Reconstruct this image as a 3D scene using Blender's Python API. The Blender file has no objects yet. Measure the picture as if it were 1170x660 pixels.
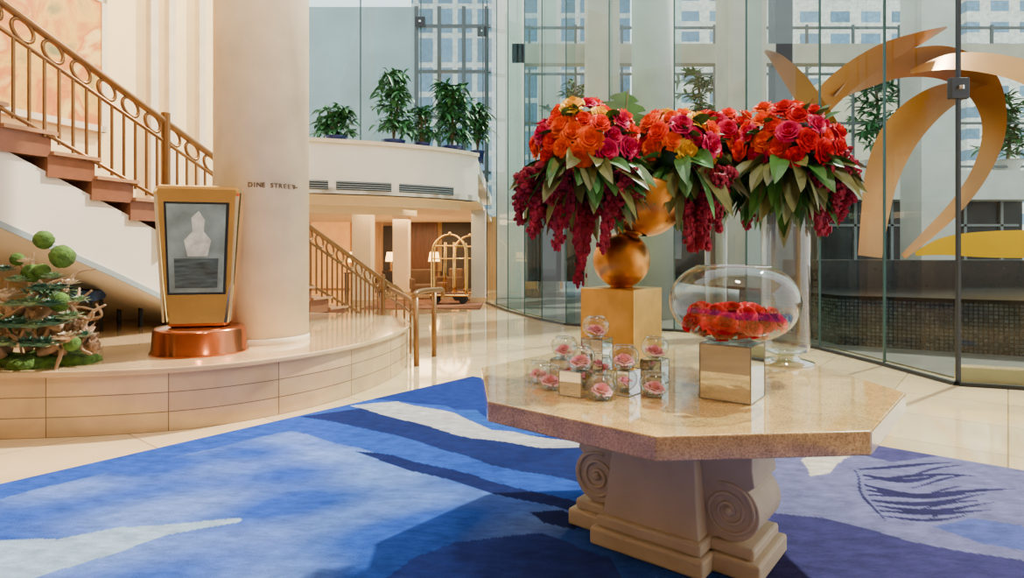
import bpy, bmesh, math, random
import numpy as np
from mathutils import Vector, Matrix, noise, Quaternion
random.seed(7)
R=random.Random(11)
SC=bpy.context.scene; COL=SC.collection
CH=1.38; FP=700.0; HY=290.0
def W(px,py,d): return Vector(((px-585)/FP*d, d, CH-(py-HY)/FP*d))
def F(px,py,z=0.0):
    d=FP*(CH-z)/(py-HY); return Vector(((px-585)/FP*d,d,z))
def lin(c):
    out=[]
    for v in c[:3]:
        v=v/255.0
        out.append(v/12.92 if v<=0.04045 else ((v+0.055)/1.055)**2.4)
    return (out[0],out[1],out[2],1.0)
# ---------------- materials
MATS={}
def mat(name,rgb,rough=0.5,metal=0.0,var=0.12,scale=4.0,bump=0.0,bscale=None,emit=0.0,spec=None,trans=0.0,coat=0.0,stretch=None):
    if name in MATS: return MATS[name]
    m=bpy.data.materials.new(name); m.use_nodes=True; nt=m.node_tree; N=nt.nodes; L=nt.links
    b=N['Principled BSDF']
    b.inputs['Roughness'].default_value=rough; b.inputs['Metallic'].default_value=metal
    c=lin(rgb)
    tc=N.new('ShaderNodeTexCoord'); mp=N.new('ShaderNodeMapping'); L.new(tc.outputs['Object'],mp.inputs[0])
    if stretch: mp.inputs['Scale'].default_value=stretch
    nz=N.new('ShaderNodeTexNoise'); nz.inputs['Scale'].default_value=scale; nz.inputs['Detail'].default_value=5
    L.new(mp.outputs[0],nz.inputs['Vector'])
    cr=N.new('ShaderNodeValToRGB')
    cr.color_ramp.elements[0].position=0.3; cr.color_ramp.elements[1].position=0.7
    cr.color_ramp.elements[0].color=(c[0]*(1-var),c[1]*(1-var),c[2]*(1-var),1)
    cr.color_ramp.elements[1].color=(min(1,c[0]*(1+var)),min(1,c[1]*(1+var)),min(1,c[2]*(1+var)),1)
    L.new(nz.outputs['Fac'],cr.inputs[0]); L.new(cr.outputs[0],b.inputs['Base Color'])
    if bump>0:
        n2=N.new('ShaderNodeTexNoise'); n2.inputs['Scale'].default_value=bscale or scale*4; n2.inputs['Detail'].default_value=4
        L.new(mp.outputs[0],n2.inputs['Vector'])
        bp=N.new('ShaderNodeBump'); bp.inputs['Strength'].default_value=bump; bp.inputs['Distance'].default_value=0.02
        L.new(n2.outputs['Fac'],bp.inputs['Height']); L.new(bp.outputs[0],b.inputs['Normal'])
    if emit>0:
        L.new(cr.outputs[0],b.inputs['Emission Color']); b.inputs['Emission Strength'].default_value=emit
    if coat: b.inputs['Coat Weight'].default_value=coat
    if spec is not None: b.inputs['Specular IOR Level'].default_value=spec
    MATS[name]=m; return m
def glassmat(name,tint=(240,248,246),base=0.04,edge=0.6,rough=0.0,edgetint=None):
    m=bpy.data.materials.new(name); m.use_nodes=True; nt=m.node_tree; N=nt.nodes; L=nt.links
    N.remove(N['Principled BSDF']); o=N['Material Output']
    t=N.new('ShaderNodeBsdfTransparent'); t.inputs[0].default_value=lin(tint)
    g=N.new('ShaderNodeBsdfGlossy'); g.inputs['Roughness'].default_value=rough; g.inputs[0].default_value=(1,1,1,1)
    f=N.new('ShaderNodeLayerWeight'); f.inputs[0].default_value=.5
    pw=N.new('ShaderNodeMath'); pw.operation='POWER'; pw.inputs[1].default_value=4.0
    mm=N.new('ShaderNodeMath'); mm.operation='MULTIPLY_ADD'; mm.inputs[1].default_value=edge; mm.inputs[2].default_value=base; mm.use_clamp=True
    x=N.new('ShaderNodeMixShader'); L.new(f.outputs['Facing'],pw.inputs[0]); L.new(pw.outputs[0],mm.inputs[0]); L.new(mm.outputs[0],x.inputs[0])
    if edgetint:
        cm=N.new('ShaderNodeMix'); cm.data_type='RGBA'; L.new(pw.outputs[0],cm.inputs[0]); cm.inputs[6].default_value=lin(tint); cm.inputs[7].default_value=lin(edgetint); L.new(cm.outputs[2],t.inputs[0])
    L.new(t.outputs[0],x.inputs[1]); L.new(g.outputs[0],x.inputs[2]); L.new(x.outputs[0],o.inputs[0])
    MATS[name]=m; return m
def tilemat(name,rgb,mortar,bw,bh,ms,rough,off=0.5,var=0.08,coat=0.0,scale=3.0,rot=0.0,wallmap=False,metal=0.0,emit=0.0):
    m=bpy.data.materials.new(name); m.use_nodes=True; nt=m.node_tree; N=nt.nodes; L=nt.links
    b=N['Principled BSDF']; b.inputs['Roughness'].default_value=rough; b.inputs['Metallic'].default_value=metal
    tc=N.new('ShaderNodeTexCoord'); mp=N.new('ShaderNodeMapping'); L.new(tc.outputs['UV' if wallmap else 'Object'],mp.inputs[0])
    mp.inputs['Rotation'].default_value=(0,0,rot)
    br=N.new('ShaderNodeTexBrick'); br.inputs['Scale'].default_value=1.0
    br.inputs['Brick Width'].default_value=bw; br.inputs['Row Height'].default_value=bh; br.inputs['Mortar Size'].default_value=ms
    br.offset=off; br.squash=1.0
    c=lin(rgb); br.inputs['Color1'].default_value=tuple(min(1,x*(1+var)) for x in c[:3])+(1,); br.inputs['Color2'].default_value=tuple(x*(1-var) for x in c[:3])+(1,)
    br.inputs['Mortar'].default_value=lin(mortar)
    L.new(mp.outputs[0],br.inputs['Vector'])
    nz=N.new('ShaderNodeTexNoise'); nz.inputs['Scale'].default_value=scale; nz.inputs['Detail'].default_value=6; nz.inputs['Distortion'].default_value=0.6
    L.new(tc.outputs['Object'],nz.inputs['Vector'])
    mr=N.new('ShaderNodeMapRange'); mr.inputs[1].default_value=0.25; mr.inputs[2].default_value=0.75; mr.inputs[3].default_value=1-var*1.3; mr.inputs[4].default_value=1+var
    L.new(nz.outputs['Fac'],mr.inputs[0])
    mx=N.new('ShaderNodeMix'); mx.data_type='RGBA'; mx.blend_type='MULTIPLY'; mx.inputs[0].default_value=1.0
    L.new(br.outputs['Color'],mx.inputs[6]); L.new(mr.outputs[0],mx.inputs[7]); L.new(mx.outputs[2],b.inputs['Base Color'])
    if coat: b.inputs['Coat Weight'].default_value=coat; b.inputs['Coat Roughness'].default_value=0.05
    MATS[name]=m; return m
# ---------------- geometry helpers (world coordinate verts)
WL={}
def join(parts):
    V=[];Fc=[]
    for v,f in parts:
        o=len(V); V+= [tuple(p) for p in v]; Fc+=[tuple(i+o for i in q) for q in f]
    return V,Fc
def add(name,vf,m,parent=None,smooth=False,label=None,category=None,kind=None,group=None,bevel=0,origin=None):
    v,f=vf
    A=np.array([tuple(p) for p in v],dtype=float)
    if origin is None:
        mn=A.min(0); mx=A.max(0); origin=((mn[0]+mx[0])/2,(mn[1]+mx[1])/2,mn[2])
    A=A-np.array(origin)
    me=bpy.data.meshes.new(name); me.from_pydata(A.tolist(),[],f); me.update()
    bm=bmesh.new(); bm.from_mesh(me); bmesh.ops.recalc_face_normals(bm,faces=bm.faces); bm.to_mesh(me); bm.free()
    me.materials.append(m)
    if smooth: me.polygons.foreach_set('use_smooth',[True]*len(me.polygons))
    ob=bpy.data.objects.new(name,me); COL.objects.link(ob)
    if bevel:
        md=ob.modifiers.new('b','BEVEL'); md.width=bevel; md.segments=2; md.limit_method='ANGLE'
    place(ob,origin,parent); meta(ob,label,category,kind,group)
    return ob
def place(ob,origin,parent):
    o=Vector(origin); WL[ob.name]=o
    if parent is not None:
        ob.parent=parent; ob.location=o-WL[parent.name]
    else: ob.location=o
def meta(ob,label=None,category=None,kind=None,group=None):
    if label: ob['label']=label
    if category: ob['category']=category
    if kind: ob['kind']=kind
    if group: ob['group']=group
def empty(name,loc,label,category,group=None,parent=None):
    e=bpy.data.objects.new(name,None); e.empty_display_size=0.1; COL.objects.link(e)
    place(e,loc,parent); meta(e,label,category,None,group); return e
def inst(src,name,loc,parent=None,rot=None,scale=None,label=None,category=None,group=None):
    ob=src.copy(); ob.name=name
    for k in list(ob.keys()): del ob[k]
    COL.objects.link(ob); ob.parent=None
    place(ob,loc,parent)
    if rot is not None:
        ob.rotation_mode='QUATERNION'; ob.rotation_quaternion=rot
    if scale is not None: ob.scale=scale if hasattr(scale,'__len__') else (scale,)*3
    meta(ob,label,category,None,group); return ob
def box(c,s,rz=0.0):
    cx,cy,cz=c; a,b,h=s[0]/2,s[1]/2,s[2]/2; ca,sa=math.cos(rz),math.sin(rz)
    v=[]
    for z in(-h,h):
        for x,y in((-a,-b),(a,-b),(a,b),(-a,b)): v.append((cx+x*ca-y*sa,cy+x*sa+y*ca,cz+z))
    return v,[(0,3,2,1),(4,5,6,7),(0,1,5,4),(1,2,6,5),(2,3,7,6),(3,0,4,7)]
def prism(poly,z0,z1):
    n=len(poly); v=[(p[0],p[1],z0) for p in poly]+[(p[0],p[1],z1) for p in poly]
    return v,[tuple(range(n-1,-1,-1)),tuple(range(n,2*n))]+[(i,(i+1)%n,n+(i+1)%n,n+i) for i in range(n)]
def extr(poly,O,e1,e2,e3,t0,t1):
    O=Vector(O);e1=Vector(e1);e2=Vector(e2);e3=Vector(e3); n=len(poly)
    v=[O+e1*p[0]+e2*p[1]+e3*t0 for p in poly]+[O+e1*p[0]+e2*p[1]+e3*t1 for p in poly]
    return v,[tuple(range(n-1,-1,-1)),tuple(range(n,2*n))]+[(i,(i+1)%n,n+(i+1)%n,n+i) for i in range(n)]
def lathe(prof,x,y,n=32,z=0.0,cap=True,sx=1,sy=1,rot=0):
    v=[];f=[];m=len(prof)
    for r,zz in prof:
        for i in range(n):
            a=2*math.pi*i/n+rot; v.append((x+r*math.cos(a)*sx,y+r*math.sin(a)*sy,z+zz))
    for j in range(m-1):
        for i in range(n):
            k=(i+1)%n; f.append((j*n+i,j*n+k,(j+1)*n+k,(j+1)*n+i))
    if cap: 
        f.append(tuple(range(n-1,-1,-1))); f.append(tuple(range((m-1)*n,m*n)))
    return v,f
def tube(pts,r,n=8,closed=False):
    P=[Vector(p) for p in pts]; m=len(P); v=[];f=[]
    up=None
    for i,p in enumerate(P):
        if closed: t=(P[(i+1)%m]-P[i-1])
        else: t=P[min(i+1,m-1)]-P[max(i-1,0)]
        t.normalize()
        if up is None:
            up=Vector((0,0,1)) if abs(t.z)<0.9 else Vector((1,0,0))
            up=(up-t*up.dot(t)).normalized()
        else:
            up=(up-t*up.dot(t)); 
            up=up.normalized() if up.length>1e-6 else Vector((1,0,0))
        s=t.cross(up); rr=r[i] if hasattr(r,'__len__') else r
        for k in range(n):
            a=2*math.pi*k/n; v.append(p+(up*math.cos(a)+s*math.sin(a))*rr)
    for i in range(m if closed else m-1):
        j=(i+1)%m
        for k in range(n):
            l=(k+1)%n; f.append((i*n+k,i*n+l,j*n+l,j*n+k))
    if not closed: f.append(tuple(range(n-1,-1,-1))); f.append(tuple(range((m-1)*n,m*n)))
    return v,f
def sphere(c,r,nu=12,nv=8,s=(1,1,1),nz=0.0,ns=6.0):
    v=[];f=[]; c=Vector(c)
    for j in range(nv+1):
        th=math.pi*j/nv
        for i in range(nu):
            a=2*math.pi*i/nu; d=Vector((math.sin(th)*math.cos(a),math.sin(th)*math.sin(a),math.cos(th)))
            q=1.0+(nz*noise.noise(d*ns+c*3) if nz else 0)
            v.append(c+Vector((d.x*s[0],d.y*s[1],d.z*s[2]))*r*q)
    for j in range(nv):
        for i in range(nu):
            k=(i+1)%nu; f.append((j*nu+i,(j+1)*nu+i,(j+1)*nu+k,j*nu+k))
    return v,f
def spline(pts,n=8):
    P=[Vector(p) for p in pts]; out=[]
    for i in range(len(P)-1):
        p0=P[max(i-1,0)];p1=P[i];p2=P[i+1];p3=P[min(i+2,len(P)-1)]
        for k in range(n):
            t=k/n; out.append(0.5*((2*p1)+(p2-p0)*t+(2*p0-5*p1+4*p2-p3)*t*t+(3*p1-p0-3*p2+p3)*t**3))
    out.append(P[-1]); return out
def leaf(o,d,L,wd,droop=0.3,n=5,roll=0.0,fold=0.15):
    d=Vector(d).normalized(); up=Vector((0,0,1)); s=d.cross(up)
    if s.length<1e-3: s=Vector((1,0,0))
    s.normalize(); s=Quaternion(d,roll)@s; nn=s.cross(d).normalized()
    v=[];f=[]
    for i in range(n+1):
        t=i/n; w=wd*math.sin(math.pi*min(1,t*0.92+0.06))**0.8 if i<n else wd*0.03
        c=Vector(o)+d*L*t+Vector((0,0,-1))*droop*L*t*t
        v+= [c-s*w/2+nn*w*fold,c,c+s*w/2+nn*w*fold]
    for i in range(n):
        a=3*i; f+=[(a,a+1,a+4,a+3),(a+1,a+2,a+5,a+4)]
    return v,f
def wallseg(p0,p1,z0,z1,th,side=1):
    p0=Vector((p0[0],p0[1],0));p1=Vector((p1[0],p1[1],0)); d=(p1-p0).normalized(); q=Vector((-d.y,d.x,0))*side*th
    return prism([p0,p1,p1+q,p0+q],z0,z1)
def pane(p0,p1,z0,z1):
    return [(p0[0],p0[1],z0),(p1[0],p1[1],z0),(p1[0],p1[1],z1),(p0[0],p0[1],z1)],[(0,1,2,3)]
def pathwall(path,z0,z1,th):
    P=[Vector((p[0],p[1],0)) for p in path]; Q=[]
    for i,p in enumerate(P):
        t=(P[min(i+1,len(P)-1)]-P[max(i-1,0)]).normalized(); Q.append(p+Vector((-t.y,t.x,0))*th)
    n=len(P); v=[]
    for z in(z0,z1):
        v+=[(p.x,p.y,z) for p in P]+[(p.x,p.y,z) for p in Q]
    f=[]
    for i in range(n-1):
        f+=[(i,i+1,2*n+i+1,2*n+i),(n+i,n+i+1,3*n+i+1,3*n+i),(2*n+i,2*n+i+1,3*n+i+1,3*n+i),(i,i+1,n+i+1,n+i)]
    f+=[(0,n,3*n,2*n),(n-1,2*n-1,4*n-1,3*n-1)]
    return v,f
# ---------------- palette
cream=mat('cream_plaster',(234,212,174),0.7,var=0.05,scale=2)
stairwall=mat('warm_stair_plaster',(238,212,160),0.65,var=0.07,scale=1.2)
creamstone=mat('cream_column_stone',(222,206,178),0.35,var=0.10,scale=3,bump=0.06)
white=mat('white_paint',(226,220,206),0.6,var=0.04,scale=2)
concrete=mat('pale_concrete',(190,188,178),0.7,var=0.10,scale=1.5)
concreteB=mat('beige_concrete',(178,170,152),0.7,var=0.10,scale=1.5)
greywall=mat('grey_wall',(150,166,172),0.4,var=0.16,scale=0.6)
bronze=mat('bronze_metal',(132,94,54),0.35,0.6,var=0.1)
gold=mat('brushed_gold',(198,140,68),0.36,1.0,var=0.18,scale=7,bump=0.06)
cartgold=mat('polished_brass',(230,188,104),0.18,1.0,var=0.08)
goldbox=mat('gold_leaf_box',(210,166,84),0.36,0.88,var=0.18,scale=8,bump=0.05)
copper=mat('copper_base',(186,106,66),0.18,1.0,var=0.1)
champagne=mat('champagne_metal',(244,214,150),0.10,1.0,var=0.1,scale=2.5,bump=0.10,bscale=2.0)
darkmetal=mat('dark_metal',(46,50,54),0.4,0.6,var=0.1)
marble_d=tilemat('dais_stone',(192,162,122),(112,90,64),0.84,0.152,0.004,0.16,0.0,0.12,coat=0.4,wallmap=True)
topstone=mat('dais_top_stone',(202,170,126),0.12,var=0.14,scale=2,coat=0.5)
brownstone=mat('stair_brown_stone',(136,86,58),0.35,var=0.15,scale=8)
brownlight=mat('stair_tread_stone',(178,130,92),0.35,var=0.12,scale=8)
glass=glassmat('wall_glass',(216,236,234),.03,.16)
clear=glassmat('clear_glass',(246,250,250),.05,.8,edgetint=(160,178,178))
clearvot=glassmat('votive_clear_glass',(242,248,248),.09,.9,edgetint=(140,154,154))
clearthick=glassmat('clear_rim_glass',(212,226,226),.32,.6)
glassedge=mat('glass_edge',(48,76,76),0.2,0.0,var=0.1)
leafm=mat('leaf_green',(54,112,44),0.45,var=0.4,scale=9)
leafd=mat('leaf_dark_green',(34,74,34),0.45,var=0.35,scale=9)
leafo=mat('magnolia_leaf',(98,106,56),0.45,var=0.4,scale=9)
palm=mat('palm_green',(50,104,54),0.45,var=0.45,scale=7)
burg=mat('amaranth_burgundy',(142,10,50),0.75,var=0.4,scale=30)
mirror=mat('mirror_silver',(226,230,232),0.04,1.0,var=0.02)
bluepot=mat('blue_glaze',(30,40,96),0.2,var=0.1)
bluefab=mat('blue_fabric',(24,62,120),0.8,var=0.15,scale=12)
sculpt=mat('ochre_sculpture_paint',(196,126,40),0.36,0.5,var=0.12,scale=1,spec=.3)
yellowp=mat('yellow_sculpture_paint',(250,180,4),0.8,0.0,var=0.05,scale=1,spec=.1)
# ---------------- camera
cam=bpy.data.cameras.new('camera'); co=bpy.data.objects.new('camera',cam); COL.objects.link(co)
co.location=(0,0,CH); co.rotation_euler=(math.radians(90),0,0); cam.sensor_width=36; cam.lens=36*FP/1170; cam.shift_y=-40/1170
cam.clip_end=300; SC.camera=co
# ---------------- world & lights
w=bpy.data.worlds.new('world'); SC.world=w; w.use_nodes=True
nt=w.node_tree; bg=nt.nodes['Background']
tc=nt.nodes.new('ShaderNodeTexCoord'); sp=nt.nodes.new('ShaderNodeSeparateXYZ'); nt.links.new(tc.outputs['Generated'],sp.inputs[0])
cr=nt.nodes.new('ShaderNodeValToRGB'); nt.links.new(sp.outputs[2],cr.inputs[0])
cr.color_ramp.elements[0].position=0.0; cr.color_ramp.elements[0].color=(0.97,0.96,0.93,1)
cr.color_ramp.elements[1].position=0.6; cr.color_ramp.elements[1].color=(0.88,0.94,1.0,1)
nt.links.new(cr.outputs[0],bg.inputs[0]); bg.inputs[1].default_value=2.5
def light(kind,name,loc,power,color=(1,0.85,0.65),size=0.5,rot=None,**k):
    l=bpy.data.lights.new(name,kind); l.energy=power; l.color=color
    if kind=='AREA': l.size=size
    elif kind in('POINT','SPOT'): l.shadow_soft_size=size
    o=bpy.data.objects.new(name,l); COL.objects.link(o); o.location=loc
    if rot: o.rotation_euler=rot
    for a,b in k.items(): setattr(l,a,b)
    return o
s=light('SUN','sun',(10,10,20),11.0,(1,0.91,0.76)); s.data.angle=math.radians(1.5)
d=Vector((-0.52,-0.40,-0.82)); s.rotation_euler=d.to_track_quat('-Z','Y').to_euler()
light('AREA','hall_downlight_warm',(-2.6,17,2.5),140,(1,0.72,0.40),3.0)
light('AREA','hall_downlight_warm_far',(-3,21,2.5),240,(1,0.68,0.36),3.0)
light('SPOT','stair_wall_washer',(-2.6,7.5,6.5),800,(1,0.76,0.44),0.4,rot=Vector((-0.8,0.1,-0.6)).to_track_quat('-Z','Y').to_euler(),spot_size=1.8)
light('SPOT','column_washer',(-1.6,2.6,5.2),480,(1,0.84,0.60),0.3,rot=Vector((-0.3,0.6,-0.6)).to_track_quat('-Z','Y').to_euler(),spot_size=1.4)
light('SPOT','table_downlight',(.9,1.3,5.6),480,(1,0.90,0.74),0.25,rot=Vector((0,0.38,-1)).to_track_quat('-Z','Y').to_euler(),spot_size=1.3)
light('POINT','under_stair_lamp',(-5.2,7.2,1.5),35,(1,0.82,0.6),0.2)
# ---------------- floor, shell
floor_m=tilemat('cream_marble_floor',(218,190,146),(168,142,106),0.9,0.9,0.006,0.07,0.0,0.11,coat=0.6,scale=1.6,rot=math.radians(39))
add('floor',box((0,10,-0.05),(26,30,0.1)),floor_m,kind='structure',origin=(0,0,0))
add('ceiling_light_block',box((0,-.4,7.2),(19.4,7.6,0.2)),cream,kind='structure')  # unseen partial slab, added to block overhead sky light for more contrast
GP=[(6.6,5.75),(4.69,6.44),(4.62,7.6),(4.47,8.9),(3.9,10.2),(2.9,10.95),(1.8,11.35),(1.05,11.9),(0.62,12.7),(0.28,13.7),(-0.1,14.8),(-0.4,16.0),(-.7,17.2)]
add('floor_terrace',prism([(6.9,6.2),(30,6.2),(30,45),(-.5,45),(-.5,17.2),(0.3,14.2),(1.2,12.1),(2.9,11.2),(4.1,10.3),(4.7,8.9),(4.9,6.8)],0.0,0.02),mat('terrace_stone',(96,92,84),0.3,var=0.2),kind='structure')
sv=Vector((.3436,.9391,0)); qv=Vector((-.9391,.3436,0)); SB=Vector((-4.47,5.35,0))
WA=SB+qv*1.95+sv*-3.5; WB=SB+qv*1.95+sv*6.35
add('wall_stair',wallseg(WA,WB,0,9,0.2,1),stairwall,kind='structure')
add('wall_south_reflector',box((0,-4.1,3.5),(19.4,0.2,7)),mat('warm_wall',(190,166,130),0.6,var=0.15,scale=1),kind='structure')  # unseen wall behind the camera, added so metals reflect something warm
add('wall_west_reflector',box((-9.5,3,3.5),(0.2,14,7)),cream,kind='structure')  # unseen left wall, also added to warm the reflections
add('wall_hall_back',box((-5,24.2,1.4),(14,0.3,2.9)),mat('hall_wall',(196,152,98),0.5,var=0.25,scale=2,stretch=(6,6,.5)),kind='structure')
for tt,nm in((3.05,'trim_1'),(3.35,'trim_2'),(3.9,'trim_33')):
    p=SB+qv*1.90+sv*tt
    add(nm,box((p.x,p.y,4.5),(0.12,0.1,9),math.atan2(sv.y,sv.x)),creamstone,kind='structure')
ang=math.atan2(sv.y,sv.x)
p=SB+qv*1.90+sv*1.35
pe=empty('wall_painting',(p.x,p.y,3.0),'large framed abstract painting in gold and orange on stair wall','painting')
add('picture_frame',join([box((p.x+sv.x*a,p.y+sv.y*a,z),(sx,0.06,sz),ang) for a,z,sx,sz in((0,3.04,2.0,.08),(0,4.76,2.0,.08),(-.97,3.9,.08,1.8),(.97,3.9,.08,1.8))]),creamstone,pe)
pm=bpy.data.materials.new('painting_canvas'); pm.use_nodes=True; n_=pm.node_tree
vz=n_.nodes.new('ShaderNodeTexNoise'); vz.inputs['Scale'].default_value=2.6; vz.inputs['Distortion'].default_value=1.0; vz.inputs['Detail'].default_value=7
rc=n_.nodes.new('ShaderNodeValToRGB'); els=rc.color_ramp.elements; els[0].position=.28; els[0].color=lin((120,120,70)); els[1].position=.8; els[1].color=lin((232,206,140))
for ps,c in((.42,(222,170,60)),(.52,(200,112,30)),(.6,(230,190,100))):
    e=els.new(ps); e.color=lin(c)
n_.links.new(vz.outputs['Fac'],rc.inputs[0]); n_.links.new(rc.outputs[0],n_.nodes['Principled BSDF'].inputs['Base Color'])
add('canvas',box((p.x,p.y,3.9),(1.88,0.04,1.68),ang),pm,pe)
# ---------------- dais
dp=[(-8.5,4.75),(-6.5,4.45),(-5.2,4.40),(-3.81,4.56),(-3.1,4.66),(-2.42,4.9),(-1.85,5.45),(-1.48,6.2),(-1.3,7.1),(-1.34,7.9),(-1.65,8.6),(-2.3,9.05),(-3.2,9.2)]
dsm=spline([(a,b,0) for a,b in dp],6)
de=empty('stone_dais',(-3.5,6.5,0),'raised curved beige marble platform with polished coursed stone edge','platform')
nv=[(q.x,q.y) for q in dsm]; L=[0]
for i in range(1,len(nv)): L.append(L[-1]+math.dist(nv[i],nv[i-1]))
V=[(a,b,0.0) for a,b in nv]+[(a,b,0.455) for a,b in nv]; n=len(nv)
ob=add('riser_face',(V,[(i,i+1,n+i+1,n+i) for i in range(n-1)]),marble_d,de,smooth=True,origin=(-3.5,6.5,0))
uvl=ob.data.uv_layers.new(name='UVMap')
for lp in ob.data.loops:
    i=lp.vertex_index; uvl.data[lp.index].uv=(L[i%n],0.0 if i<n else 0.455)
def offset(pts,d):
    out=[]
    for i,p in enumerate(pts):
        a=Vector(pts[max(i-1,0)]);b=Vector(pts[min(i+1,len(pts)-1)]); t=(b-a).normalized(); out.append((p[0]+t.y*d,p[1]-t.x*d))
    return out
add('platform_top',prism(offset(nv,0.03)+[(-4.75,9.5),(-6.5,5.75),(-8.3,5.0)],0.455,0.5),topstone,de,bevel=0.01)
# ---------------- column on dais
CX,CY,CR=-2.568,6.3,.457
ce=empty('stone_column',(CX,CY,0.5),'massive round cream stone column standing on marble platform','column')
so_=add('shaft',lathe([(CR,0.5),(CR,9)],CX,CY,72),creamstone,ce)
for pl in so_.data.polygons: pl.use_smooth=len(pl.vertices)==4
add('base_joint',lathe([(CR+.004,0.5),(CR+.008,0.51),(CR+.008,0.55),(CR+.002,0.56)],CX,CY,72,cap=False),creamstone,ce,smooth=True)
txt="DINE STREET"
lt=empty('column_lettering',(CX,CY-0.5,1.95),'small dark bronze DINE STREET lettering with arrow on column','sign')
letm=mat('lettering_bronze',(74,54,34),.4,.2)
def acol(px):
    best=None
    for k in range(0,200):
        a=-.3+k*.007; xx=CX+CR*math.sin(a); yy=CY-CR*math.cos(a); e_=abs(585+FP*xx/yy-px)
        if best is None or e_<best[0]: best=(e_,a)
    return best[1]
for i,chh in enumerate(txt):
    if chh==' ': continue
    a=acol(286+i*4.9)
    cu=bpy.data.curves.new('letter','FONT'); cu.body=chh; cu.size=0.062; cu.extrude=0.002; cu.offset=.0012; cu.align_x='CENTER'
    o=bpy.data.objects.new('tmp',cu); COL.objects.link(o); bpy.context.view_layer.update()
    me=bpy.data.meshes.new_from_object(o.evaluated_get(bpy.context.evaluated_depsgraph_get())); bpy.data.objects.remove(o)
    me.materials.clear(); me.materials.append(letm)
    o=bpy.data.objects.new('letter',me); COL.objects.link(o)
    o.rotation_euler=(math.radians(90),0,a)
    place(o,(CX+(CR+.006)*math.sin(a),CY-(CR+.006)*math.cos(a),2.02),lt)
a=acol(342); tx=Vector((math.cos(a),math.sin(a),0)); no=Vector((math.sin(a),-math.cos(a),0)); pc=Vector((CX,CY,2.04))+no*(CR+.006)
add('arrow_mark',extr([(-.03,0),(0,.018),(0,.006),(.03,.006),(.03,-.006),(0,-.006),(0,-.018)],pc,tx,(0,0,1),no,0,.005),letm,lt)
# ---------------- kiosk
KX,KY=(229-585)/FP*5.55,5.55
ke=empty('information_kiosk',(KX,KY,0.5),'flared champagne metal display stand with framed panel and round copper base','display stand')
add('kiosk_base',lathe([(0.405,0.5),(0.405,0.515),(0.39,0.53),(0.38,0.70),(0.365,0.725),(0.30,0.73)],KX,KY,48),copper,ke,smooth=True)
ka=math.radians(14); e1=Vector((math.cos(ka),math.sin(ka),0)); e3=Vector((-math.sin(ka),math.cos(ka),0))
bodyp=[(-.25,.73),(.25,.73),(.30,1.1),(.36,1.93),(.34,1.99),(-.34,1.99),(-.36,1.93),(-.30,1.1)]
add('kiosk_body',extr(bodyp,(KX,KY,0),e1,(0,0,1),e3,-.12,.12),champagne,ke,bevel=0.035)
for sg in(-1,1):
    add('side_flute',extr([(sg*.262,.78),(sg*.278,.78),(sg*.345,1.90),(sg*.318,1.90)],(KX,KY,0),e1,(0,0,1),e3,-.128,-.118),mat('bright_trim',(255,244,214),.08,.8,var=.05),ke,label='bright polished trim strip')
sc=mat('poster_panel',(118,138,144),0.08,0.0,var=0.45,scale=4,coat=0.9)
add('display_frame',extr([(-.235,1.02),(.235,1.02),(.265,1.84),(-.265,1.84)],(KX,KY,0),e1,(0,0,1),e3,-.135,-.115),darkmetal,ke,label='slim dark frame')
add('display_screen',extr([(-.215,1.04),(.215,1.04),(.243,1.82),(-.243,1.82)],(KX,KY,0),e1,(0,0,1),e3,-.142,-.13),sc,ke,label='blue grey glass notice panel')
add('printed_panel',extr([(-.17,1.08),(.17,1.08),(.18,1.34),(-.18,1.34)],(KX,KY,0),e1,(0,0,1),e3,-.145,-.141),mat('notice_print',(60,78,86),0.12,var=0.6,scale=6,stretch=(1,1,6),coat=.6),ke,label='darker printed notice area')
add('pictured_figure',extr([(-.07,1.36),(.09,1.36),(.12,1.5),(.06,1.58),(.07,1.68),(.02,1.76),(-.04,1.70),(-.03,1.58),(-.10,1.5)],(KX,KY,0),e1,(0,0,1),e3,-.145,-.141),mat('notice_figure',(196,206,204),0.2,var=0.3,scale=12,coat=.6),ke,label='pale printed shape on the notice')
# ---------------- stairs
RZ=lambda t:3.56-.4337*t
def SP(t,wd,z): p=SB+sv*t+qv*wd; return Vector((p.x,p.y,z))
se=empty('staircase',SP(3,0.9,0),'straight lobby staircase with brown stone treads and white plaster stringer','staircase')
NZ=lambda t:2.51-.4337*t
add('stringer',extr([(-2.2,NZ(-2.2)-.2),(5.33,0),(3.67,0),(2.6,NZ(2.6)-.98),(1,NZ(1)-.9),(-2.2,NZ(-2.2)-.85)],SB,sv,(0,0,1),qv,0.0,1.93),white,se)
add('stringer_moulding',extr([(-2.2,NZ(-2.2)-.87),(1,NZ(1)-.92),(2.6,NZ(2.6)-1.0),(3.3,.02),(3.37,.1),(2.6,NZ(2.6)-.94),(1,NZ(1)-.86),(-2.2,NZ(-2.2)-.81)],SB,sv,(0,0,1),qv,-.02,.0),greywall,se,label='grey moulding along the lower stringer edge')
for k in range(1,19):
    t1=5.8-(k-1)*.415; t0=t1-.415; zt=.18*k
    st=extr([(t0-.03,max(0,zt-.24)),(t1,max(0,zt-.24)),(t1,zt-.035),(t0-.03,zt-.035)],SB,sv,(0,0,1),qv,-.03,1.92)
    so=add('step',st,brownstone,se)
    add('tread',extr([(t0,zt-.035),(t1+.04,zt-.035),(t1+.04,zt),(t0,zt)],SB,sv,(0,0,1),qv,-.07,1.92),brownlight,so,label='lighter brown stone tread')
add('floor_landing',extr([(-4.2,3.1),(-1.65,3.1),(-1.65,3.42),(-4.2,3.42)],SB,sv,(0,0,1),qv,-.03,1.92),white,kind='structure')
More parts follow.
